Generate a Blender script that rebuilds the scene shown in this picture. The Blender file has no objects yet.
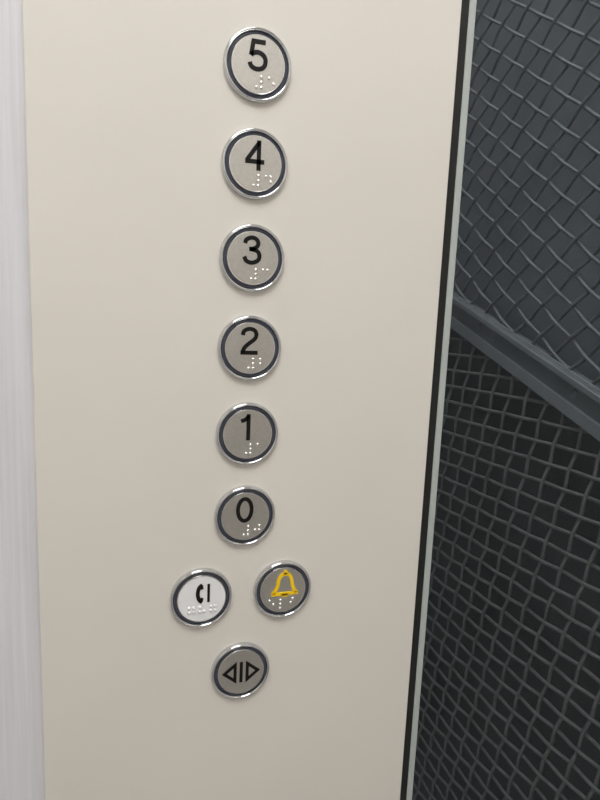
import bpy, math, bmesh
from mathutils import Vector, Euler, Matrix

S=bpy.context.scene
S.view_settings.view_transform='Standard'
S.view_settings.look='None'
S.view_settings.exposure=0.0

# ------------------------------------------------------------------ materials
def srgb(r,g,b):
    f=lambda c:(c/255/12.92) if c/255<=0.04045 else ((c/255+0.055)/1.055)**2.4
    return (f(r),f(g),f(b),1)

def mat(name,col,rough=0.5,metal=0.0,noise=None,bump=None,coat=0.0,aniso=0.0,spec=0.5,emit=None,estr=0):
    m=bpy.data.materials.new(name); m.use_nodes=True
    nt=m.node_tree; b=nt.nodes['Principled BSDF']
    b.inputs['Base Color'].default_value=col
    b.inputs['Roughness'].default_value=rough
    b.inputs['Metallic'].default_value=metal
    b.inputs['Coat Weight'].default_value=coat
    b.inputs['Specular IOR Level'].default_value=spec
    b.inputs['Anisotropic'].default_value=aniso
    if emit: 
        b.inputs['Emission Color'].default_value=emit; b.inputs['Emission Strength'].default_value=estr
    tc=nt.nodes.new('ShaderNodeTexCoord')
    if noise:   # (scale vec, amount, detail)
        sc,amt,det=noise
        mp=nt.nodes.new('ShaderNodeMapping'); mp.inputs['Scale'].default_value=sc
        nz=nt.nodes.new('ShaderNodeTexNoise'); nz.inputs['Scale'].default_value=1; nz.inputs['Detail'].default_value=det
        rp=nt.nodes.new('ShaderNodeMapRange')
        rp.inputs['From Min'].default_value=0.3; rp.inputs['From Max'].default_value=0.7
        rp.inputs['To Min'].default_value=1-amt; rp.inputs['To Max'].default_value=1+amt
        mx=nt.nodes.new('ShaderNodeVectorMath'); mx.operation='SCALE'
        mx.inputs[0].default_value=col[:3]
        nt.links.new(tc.outputs['Object'],mp.inputs[0]); nt.links.new(mp.outputs[0],nz.inputs['Vector'])
        nt.links.new(nz.outputs[0],rp.inputs['Value']); nt.links.new(rp.outputs[0],mx.inputs['Scale'])
        nt.links.new(mx.outputs[0],b.inputs['Base Color'])
    if bump:
        sc,strg,dist=bump
        mp=nt.nodes.new('ShaderNodeMapping'); mp.inputs['Scale'].default_value=sc
        nz=nt.nodes.new('ShaderNodeTexNoise'); nz.inputs['Scale'].default_value=1; nz.inputs['Detail'].default_value=3
        bp=nt.nodes.new('ShaderNodeBump'); bp.inputs['Strength'].default_value=strg; bp.inputs['Distance'].default_value=dist
        nt.links.new(tc.outputs['Object'],mp.inputs[0]); nt.links.new(mp.outputs[0],nz.inputs['Vector'])
        nt.links.new(nz.outputs[0],bp.inputs['Height']); nt.links.new(bp.outputs[0],b.inputs['Normal'])
    return m

M_panel=mat('cream_powder_coat',srgb(219,215,209),0.42,noise=((9,9,9),0.02,4),bump=((900,900,900),0.12,0.0003))
M_strip=mat('brushed_grey_laminate',srgb(216,216,222),0.45,noise=((420,420,9),0.07,5),bump=((500,500,8),0.15,0.0005))
M_chrome=mat('polished_chrome',(0.66,0.67,0.69,1),0.08,1.0)
M_groove=mat('dark_led_ring',srgb(66,70,84),0.2)
M_disc=mat('brushed_steel_disc',(0.60,0.585,0.56,1),0.38,1.0,noise=((900,900,900),0.05,2),bump=((700,700,700),0.25,0.0002))
M_steelrim=mat('bright_steel_rim',(0.78,0.78,0.77,1),0.18,1.0)
M_black=mat('black_inlay',srgb(10,9,10),0.5,spec=0.3)
M_yellow=mat('yellow_inlay',srgb(250,206,10),0.4)
M_white=mat('white_plastic',srgb(232,233,236),0.35)
M_braille=mat('braille_steel',(0.9,0.9,0.89,1),0.15,1.0)
M_gasket=mat('black_rubber',srgb(9,10,11),0.6)
M_glassedge=mat('pale_glass_edge',srgb(174,182,180),0.2,spec=0.6)
M_wire=mat('painted_wire',srgb(100,103,103),0.45,0.2,noise=((60,60,60),0.2,3))
M_wire_up=mat('painted_wire_upper',srgb(96,102,105),0.45,0.2,noise=((60,60,60),0.2,3))
M_beam=mat('painted_steel_beam',srgb(112,118,121),0.45,0.2,noise=((25,25,25),0.12,4))
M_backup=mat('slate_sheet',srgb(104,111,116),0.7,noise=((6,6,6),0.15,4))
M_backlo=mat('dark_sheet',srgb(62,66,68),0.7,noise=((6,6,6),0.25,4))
M_wall=mat('cabin_wall_cream',srgb(206,203,198),0.6,noise=((4,4,4),0.02,3))
M_dark=mat('shaft_concrete',srgb(70,72,74),0.9,noise=((5,5,5),0.2,5))
M_floor=mat('grey_stone_floor',srgb(205,203,200),0.6,noise=((40,40,40),0.1,4))
M_ceil=mat('white_ceiling',srgb(225,224,220),0.6,noise=((4,4,4),0.01,3))
M_lamp=mat('lamp_diffuser',srgb(250,250,245),0.5,emit=(1,0.985,0.96,1),estr=4.2)

mg=bpy.data.materials.new('clear_glass'); mg.use_nodes=True
nt=mg.node_tree; nt.nodes.clear()
o=nt.nodes.new('ShaderNodeOutputMaterial'); mx=nt.nodes.new('ShaderNodeMixShader')
tr=nt.nodes.new('ShaderNodeBsdfTransparent'); tr.inputs[0].default_value=(0.96,0.97,0.97,1)
gl=nt.nodes.new('ShaderNodeBsdfGlossy'); gl.inputs['Roughness'].default_value=0.02
mx.inputs[0].default_value=0.012
nt.links.new(tr.outputs[0],mx.inputs[1]); nt.links.new(gl.outputs[0],mx.inputs[2]); nt.links.new(mx.outputs[0],o.inputs[0])
M_glass=mg

# ------------------------------------------------------------------ helpers
def link(ob,parent=None):
    S.collection.objects.link(ob)
    if parent: ob.parent=parent
    return ob
def mesh_obj(name,verts,faces,material,parent=None,smooth=False):
    me=bpy.data.meshes.new(name); me.from_pydata(verts,[],faces); me.update()
    me.materials.append(material)
    if smooth:
        for p in me.polygons: p.use_smooth=True
    ob=bpy.data.objects.new(name,me)
    return link(ob,parent)
def box(name,lo,hi,material,bevel=0,parent=None,seg=3):
    bm=bmesh.new(); bmesh.ops.create_cube(bm,size=1)
    for v in bm.verts:
        v.co=Vector([(lo[i]+hi[i])/2+v.co[i]*(hi[i]-lo[i]) for i in range(3)])
    if bevel: bmesh.ops.bevel(bm,geom=bm.edges[:],offset=bevel,segments=seg,profile=0.5,affect='EDGES')
    me=bpy.data.meshes.new(name); bm.to_mesh(me); bm.free()
    me.materials.append(material)
    return link(bpy.data.objects.new(name,me),parent)
def empty(name,loc):
    e=bpy.data.objects.new(name,None); e.location=loc; e.empty_display_size=0.02
    return link(e)
# lathe about the -Y axis (h = distance out of the panel)
def lathe(name,prof,material,parent,seg=96,closed=False):
    V=[];F=[];n=len(prof)
    for k in range(seg):
        a=2*math.pi*k/seg
        for r,h in prof: V.append((r*math.cos(a),-h,r*math.sin(a)))
    for k in range(seg):
        k2=(k+1)%seg
        for i in range(n-1):
            F.append((k*n+i,k2*n+i,k2*n+i+1,k*n+i+1))
    ob=mesh_obj(name,V,F,material,parent,True)
    bm=bmesh.new(); bm.from_mesh(ob.data); bmesh.ops.remove_doubles(bm,verts=bm.verts,dist=1e-7)
    bmesh.ops.recalc_face_normals(bm,faces=bm.faces); 
    for e in bm.edges:
        if len(e.link_faces)==2 and e.calc_face_angle(0)>math.radians(50): e.smooth=False
    bm.to_mesh(ob.data); bm.free()
    return ob
def catmull(pts,closed=False,n=10):
    out=[];L=len(pts)
    rng=range(L) if closed else range(L-1)
    for i in rng:
        if closed: p=[pts[(i+j)%L] for j in (-1,0,1,2)]
        else: p=[pts[max(0,i-1)],pts[i],pts[i+1],pts[min(L-1,i+2)]]
        for s in range(n):
            t=s/n
            out.append(tuple(0.5*((2*p[1][k])+(-p[0][k]+p[2][k])*t+(2*p[0][k]-5*p[1][k]+4*p[2][k]-p[3][k])*t*t+(-p[0][k]+3*p[1][k]-3*p[2][k]+p[3][k])*t**3) for k in (0,1)))
    if not closed: out.append(pts[-1])
    return out
# extruded ribbon built from strokes; strokes: list of (points, closed)
def strokes(name,sts,material,parent,sc,off,h0,h1,width,xs=1.0):
    V=[];F=[]
    for pts,closed in sts:
        P=[Vector((p[0]*xs,p[1])) for p in pts]; n=len(P); base=len(V)
        for i in range(n):
            if closed: a=(P[i]-P[i-1]); b=(P[(i+1)%n]-P[i])
            else:
                a=P[i]-P[i-1] if i>0 else P[1]-P[0]
                b=P[i+1]-P[i] if i<n-1 else P[i]-P[i-1]
            a.normalize(); b.normalize()
            na=Vector((-a.y,a.x)); nb=Vector((-b.y,b.x)); m=(na+nb)
            if m.length<1e-6: m=na
            m.normalize(); k=width/2/max(0.35,m.dot(na))
            for s in (1,-1):
                q=P[i]+m*k*s
                for h in (h0,h1):
                    V.append((off[0]+q.x*sc,-h,off[1]+q.y*sc))
        rng=range(n) if closed else range(n-1)
        for i in rng:
            A=base+4*i; B=base+4*((i+1)%n)
            F+=[(A+1,B+1,B+3,A+3),(A,B,B+1,A+1),(A+2,A+3,B+3,B+2)]
        if not closed:
            A=base; B=base+4*(n-1)
            F+=[(A,A+1,A+3,A+2),(B,B+2,B+3,B+1)]
    ob=mesh_obj(name,V,F,material,parent)
    bm=bmesh.new(); bm.from_mesh(ob.data); bmesh.ops.recalc_face_normals(bm,faces=bm.faces); bm.to_mesh(ob.data); bm.free()
    return ob

def ell(cx,cy,rx,ry,n=48): return [(cx+rx*math.cos(2*math.pi*i/n),cy+ry*math.sin(2*math.pi*i/n)) for i in range(n)]
DIG={
'5':[([(.525,.932),(.165,.932),(.105,.49)],False),
     (catmull([(.105,.49),(.18,.565),(.30,.60),(.43,.555),(.515,.45),(.535,.33),(.505,.19),(.42,.10),(.29,.065),(.17,.10),(.10,.17),(.07,.26)]),False)],
'4':[([(.42,0),(.42,1)],False),([(.425,.93),(.075,.345),(.075,.29),(.59,.29)],False)],
'3':[(catmull([(.075,.73),(.12,.86),(.27,.935),(.42,.89),(.485,.75),(.43,.61),(.30,.545),(.21,.545)]),False),
     (catmull([(.21,.535),(.31,.535),(.47,.465),(.53,.30),(.47,.14),(.29,.065),(.13,.12),(.06,.27)]),False)],
'2':[(catmull([(.085,.70),(.12,.85),(.28,.935),(.45,.88),(.51,.72),(.45,.56),(.28,.40),(.14,.24),(.085,.065)]),False),([(.02,.065),(.565,.065)],False)],
'1':[([(.34,0),(.34,1)],False),(catmull([(.34,.93),(.26,.81),(.10,.735)]),False)],
'0':[(ell(.30,.5,.225,.435),True)],
}
BR={'1':(1,),'2':(1,2),'3':(1,4),'4':(1,4,5),'5':(1,5),'0':(2,4,5)}
def dome(bm,u,v,h,r,ht):
    seg=14; rings=5; rows=[]
    for j in range(rings):
        t=j/rings*math.pi/2
        rows.append([bm.verts.new((u+r*math.cos(t)*math.cos(2*math.pi*i/seg),-(h+ht*math.sin(t)),v+r*math.cos(t)*math.sin(2*math.pi*i/seg))) for i in range(seg)])
    top=bm.verts.new((u,-(h+ht),v))
    for j in range(rings-1):
        for i in range(seg): bm.faces.new((rows[j][i],rows[j][(i+1)%seg],rows[j+1][(i+1)%seg],rows[j+1][i]))
    for i in range(seg): bm.faces.new((rows[-1][i],rows[-1][(i+1)%seg],top))
def domes(name,pts,parent,material,h,r=0.00098,ht=0.0008):
    bm=bmesh.new()
    for u,v in pts: dome(bm,u,v,h,r,ht)
    bmesh.ops.recalc_face_normals(bm,faces=bm.faces)
    me=bpy.data.meshes.new(name); bm.to_mesh(me); bm.free(); me.materials.append(material)
    for p in me.polygons: p.use_smooth=True
    return link(bpy.data.objects.new(name,me),parent)
def cell(dots,u,v,p=0.0027):
    o={1:(0,1),2:(0,0),3:(0,-1),4:(1,1),5:(1,0),6:(1,-1)}
    return [(u+o[d][0]*p,v+o[d][1]*p) for d in dots]

HD=0.0026   # disc face height
def button_base(name,x,z,disc_mat):
    e=empty(name,(x,0,z))
    R=0.0186; hw=0.00108
    ring=[(R,0.0),(R,0.0006)]
    for i in range(0,13):           # rounded bezel
        a=math.pi*i/12
        ring.append((R-hw+hw*math.cos(a),0.0006+0.0022*math.sin(a)))
    ring+= [(R-2*hw-0.0002,0.0008)]
    lathe('chrome_bezel',ring,M_chrome,e)
    lathe('dark_ring',[(R-2*hw,0.0010),(0.0160,0.0013),(0.0152,0.0013),(0.0145,0.0006)],M_groove,e)
    lathe('cap_rim',[(0.0149,0.0002),(0.0149,HD-0.0006),(0.0145,HD),(0.0141,HD)],M_steelrim,e)
    lathe('cap_face',[(0.0141,HD),(0.010,HD),(0.005,HD),(0.0,HD)],disc_mat,e)
    return e
P=0.05
for k in (5,4,3,2,1,0):
    e=button_base('elevator_floor_button',0,1.1+P*k,M_disc)
    ch=str(k)
    strokes('numeral',DIG[ch],M_black,e,0.0155,(-0.0061,-0.0035),HD-0.0002,HD+0.00025,0.15,xs=1.18)
    pts=cell((3,4,5,6),-0.0008,-0.0088,0.0026)+cell(BR[ch],0.0060,-0.0088,0.0026)
    domes('braille',pts,e,M_braille,HD-0.0001)

# intercom / call button (white face, handset)
e=button_base('intercom_button',-0.0252,1.05049,M_white)
hs=catmull([(.30,1.0),(-.02,.72),(-.17,.25),(-.17,-.25),(-.02,-.72),(.30,-1.0)])
strokes('handset_icon',[(hs,False)],M_black,e,0.0055,(-0.0014,0.0035),HD-0.0002,HD+0.0003,0.42)
strokes('handset_ends',[([(.16,.92),(.30,.50)],False),([(.16,-.92),(.30,-.50)],False)],M_black,e,0.0055,(-0.0014,0.0035),HD-0.0002,HD+0.00031,0.30)
strokes('speech_bar',[([(.98,1.05),(.98,-1.05)],False)],M_black,e,0.0055,(-0.0014,0.0035),HD-0.0002,HD+0.0003,0.28)
pts=cell((1,2,4,5),-0.0075,-0.0078,0.0026)+cell((1,5,2),-0.001,-0.0078,0.0026)+cell((1,5,2,4),0.0055,-0.0078,0.0026)
domes('braille',pts,e,M_white,HD-0.0001,0.0011,0.0010)

# alarm bell button
e=button_base('alarm_bell_button',0.0252,1.05049,M_disc)
bell=catmull([(-.50,-.34),(-.40,-.22),(-.31,.0),(-.27,.24),(-.17,.42),(0,.48),(.17,.42),(.27,.24),(.31,.0),(.40,-.22),(.50,-.34)])
off=(0.0010,0.0034)
strokes('bell_outline',[(bell,False),([(-.56,-.37),(.56,-.37)],False),([(0,.46),(0,.64)],False),([(-.13,-.43),(.13,-.43)],False)],M_yellow,e,0.0152,off,HD-0.0002,HD+0.0005,0.135)
domes('braille',[(-.0085,-.0062),(-.006,-.0088),(-.0015,-.0062),(-.0015,-.0090),(-.0015,-.0116),(.0052,-.0088),(.0064,-.0062)],e,M_braille,HD-0.0001)

# door-open button
e=button_base('door_open_button',0,0.99903,M_disc)
tri=lambda s:[(s*.74,0),(s*.27,.38),(s*.27,-.38)]
strokes('door_open_icon',[(tri(-1),True),(tri(1),True),([(0,.48),(0,-.48)],False)],M_black,e,0.0142,(0,0),HD-0.0002,HD+0.00025,0.135)

# ------------------------------------------------------------------ panel & cabin shell
box('button_panel',(-0.1148,0.0,0.06),(0.11996,0.012,2.15),M_panel,bevel=0.0009)
ws=box('wall_front',(-0.80,0.006,0.0),(-0.1152,0.03,2.2),M_strip)
box('trim_1',(0.1203,0.001,0.0),(0.1252,0.02,2.2),M_gasket)
box('trim_2',(0.1253,0.0005,0.0),(0.1300,0.02,2.2),M_glassedge,bevel=0.0008)
gp=box('window_1',(0.1302,0.006,0.02),(0.44,0.012,2.18),M_glass)
box('floor',(-0.80,-1.30,-0.02),(0.46,0.03,0.0),M_floor)
box('ceiling',(-0.80,-1.30,2.2),(0.46,0.03,2.22),M_ceil)
box('wall_back',(-0.80,-1.32,0.0),(0.46,-1.30,2.2),M_wall)
box('wall_left',(-0.82,-1.30,0.0),(-0.80,0.03,2.2),M_wall)
box('wall_right',(0.44,-1.30,0.0),(0.46,0.0,2.2),M_wall)
lampo=box('ceiling_lamp',(-0.45,-1.0,2.17),(0.15,-0.35,2.199),M_lamp,bevel=0.004)

# ------------------------------------------------------------------ stairwell mesh wall behind the glass
X0=0.45
zb0=1.2253; sl=0.325; yb0=0.538      # beam centre line: z=zb0+sl*(y-yb0)
def beam_z(y): return zb0+sl*(y-yb0)
def wires(name,families,keep,material,y0=0.03,y1=1.0,z0=0.05,z1=2.1,r=0.0023):
    V=[];F=[];SEG=6
    C=Vector(((y0+y1)/2,(z0+z1)/2)); L=1.4
    D=[Vector((math.cos(a),math.sin(a))) for a,_ in families]
    N=[Vector((-d.y,d.x)) for d in D]
    for fi,(ang,sp) in enumerate(families):
        d=D[fi]; nrm=N[fi]; no=N[1-fi]; spo=families[1-fi][1]
        n=int(L/sp); step=spo/6; m=int(L/step)
        for i in range(-n,n+1):
            run=[]
            for j in range(-m,m+1):
                p=C+nrm*(i*sp)+d*(j*step)
                ok=y0<p.x<y1 and z0<p.y<z1 and keep(p.x,p.y)
                if ok:
                    idx=(p-C).dot(no)/spo
                    w=math.cos(math.pi*(idx+i))*r*0.65*(1 if fi==0 else -1)
                    run.append((X0+w,p.x,p.y))
                if (not ok or j==m):
                    if len(run)>2:
                        b=len(V)
                        for (x,y,z) in run:
                            for k in range(SEG):
                                a=2*math.pi*k/SEG
                                V.append((x+r*math.cos(a),y+nrm.x*r*math.sin(a),z+nrm.y*r*math.sin(a)))
                        for t in range(len(run)-1):
                            for k in range(SEG):
                                k2=(k+1)%SEG
                                F.append((b+t*SEG+k,b+t*SEG+k2,b+(t+1)*SEG+k2,b+(t+1)*SEG+k))
                    run=[]
    return mesh_obj(name,V,F,material,None,True)
ra=math.radians
wires('wire_mesh_screen',[(ra(33),.030),(ra(-38),.032)],lambda y,z:z>beam_z(y)+0.015,M_wire_up)
wires('wire_mesh_screen',[(ra(-3),.025),(ra(-76),.035)],lambda y,z:z<beam_z(y)-0.015,M_wire)
# sloping beam
be=empty('steel_beam',(X0,yb0,zb0))
be.rotation_euler=(math.atan(sl),0,0)
box('flat_bar',(-0.004,-0.55,-0.0255),(0.006,0.5,0.0255),M_beam,0.0012,be)
box('angle_lip',(-0.016,-0.55,0.0165),(-0.004,0.5,0.0245),M_beam,0.0015,be)
box('cover_strip',(-0.009,-0.55,-0.0235),(-0.004,0.5,-0.0075),M_beam,0.001,be)
for i,yy in enumerate((-0.45,-0.315,-0.1,0.12,0.33)):
    bm=bmesh.new(); bmesh.ops.create_uvsphere(bm,u_segments=16,v_segments=8,radius=0.006)
    for v in bm.verts: v.co=Vector((-0.004+v.co.x*0.6,yy+v.co.y,0.004+v.co.z))
    me=bpy.data.meshes.new('rivet_%d'%(i+1)); bm.to_mesh(me); bm.free(); me.materials.append(M_beam)
    link(bpy.data.objects.new('rivet_%d'%(i+1),me),be)
# sheets behind mesh
def sheet(name,pts,x,material):
    V=[(x,y,z) for y,z in pts]+[(x+0.004,y,z) for y,z in pts]
    mesh_obj(name,V,[(0,1,2,3),(7,6,5,4),(0,4,5,1),(1,5,6,2),(2,6,7,3),(3,7,4,0)],material)
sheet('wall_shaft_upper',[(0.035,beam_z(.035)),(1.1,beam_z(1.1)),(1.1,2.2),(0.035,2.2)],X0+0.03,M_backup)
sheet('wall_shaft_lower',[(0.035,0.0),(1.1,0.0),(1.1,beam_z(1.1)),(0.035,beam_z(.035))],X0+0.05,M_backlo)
box('wall_shaft_back',(-0.8,1.1,0.0),(0.6,1.12,2.4),M_dark)

# ------------------------------------------------------------------ lights
def area(name,loc,rot,sx,sy,power,col):
    l=bpy.data.lights.new(name,'AREA'); l.shape='RECTANGLE'; l.size=sx; l.size_y=sy; l.energy=power; l.color=col
    o=bpy.data.objects.new(name,l); o.location=loc; o.rotation_euler=rot; return link(o)
area('cabin_light',(-0.15,-0.67,2.165),(0,0,0),0.58,0.6,6.8,(1,0.985,0.96))
area('stairwell_light',(0.05,0.5,2.3),(0,ra(25),0),0.4,0.6,6.0,(0.97,0.99,1))
w=bpy.data.worlds.new('World'); S.world=w; w.use_nodes=True
w.node_tree.nodes['Background'].inputs[0].default_value=(0.88,0.93,1,1)
w.node_tree.nodes['Background'].inputs[1].default_value=0.25

# ------------------------------------------------------------------ camera
cd=bpy.data.cameras.new('camera'); cam=bpy.data.objects.new('camera',cd); link(cam)
cam.location=(-0.08138,-0.34622,1.22996); cam.rotation_euler=(1.40611,-0.0419,-0.30877)
cd.sensor_fit='AUTO'; cd.sensor_width=36; cd.lens=620.6/800*36; cd.clip_start=0.01
S.camera=cam
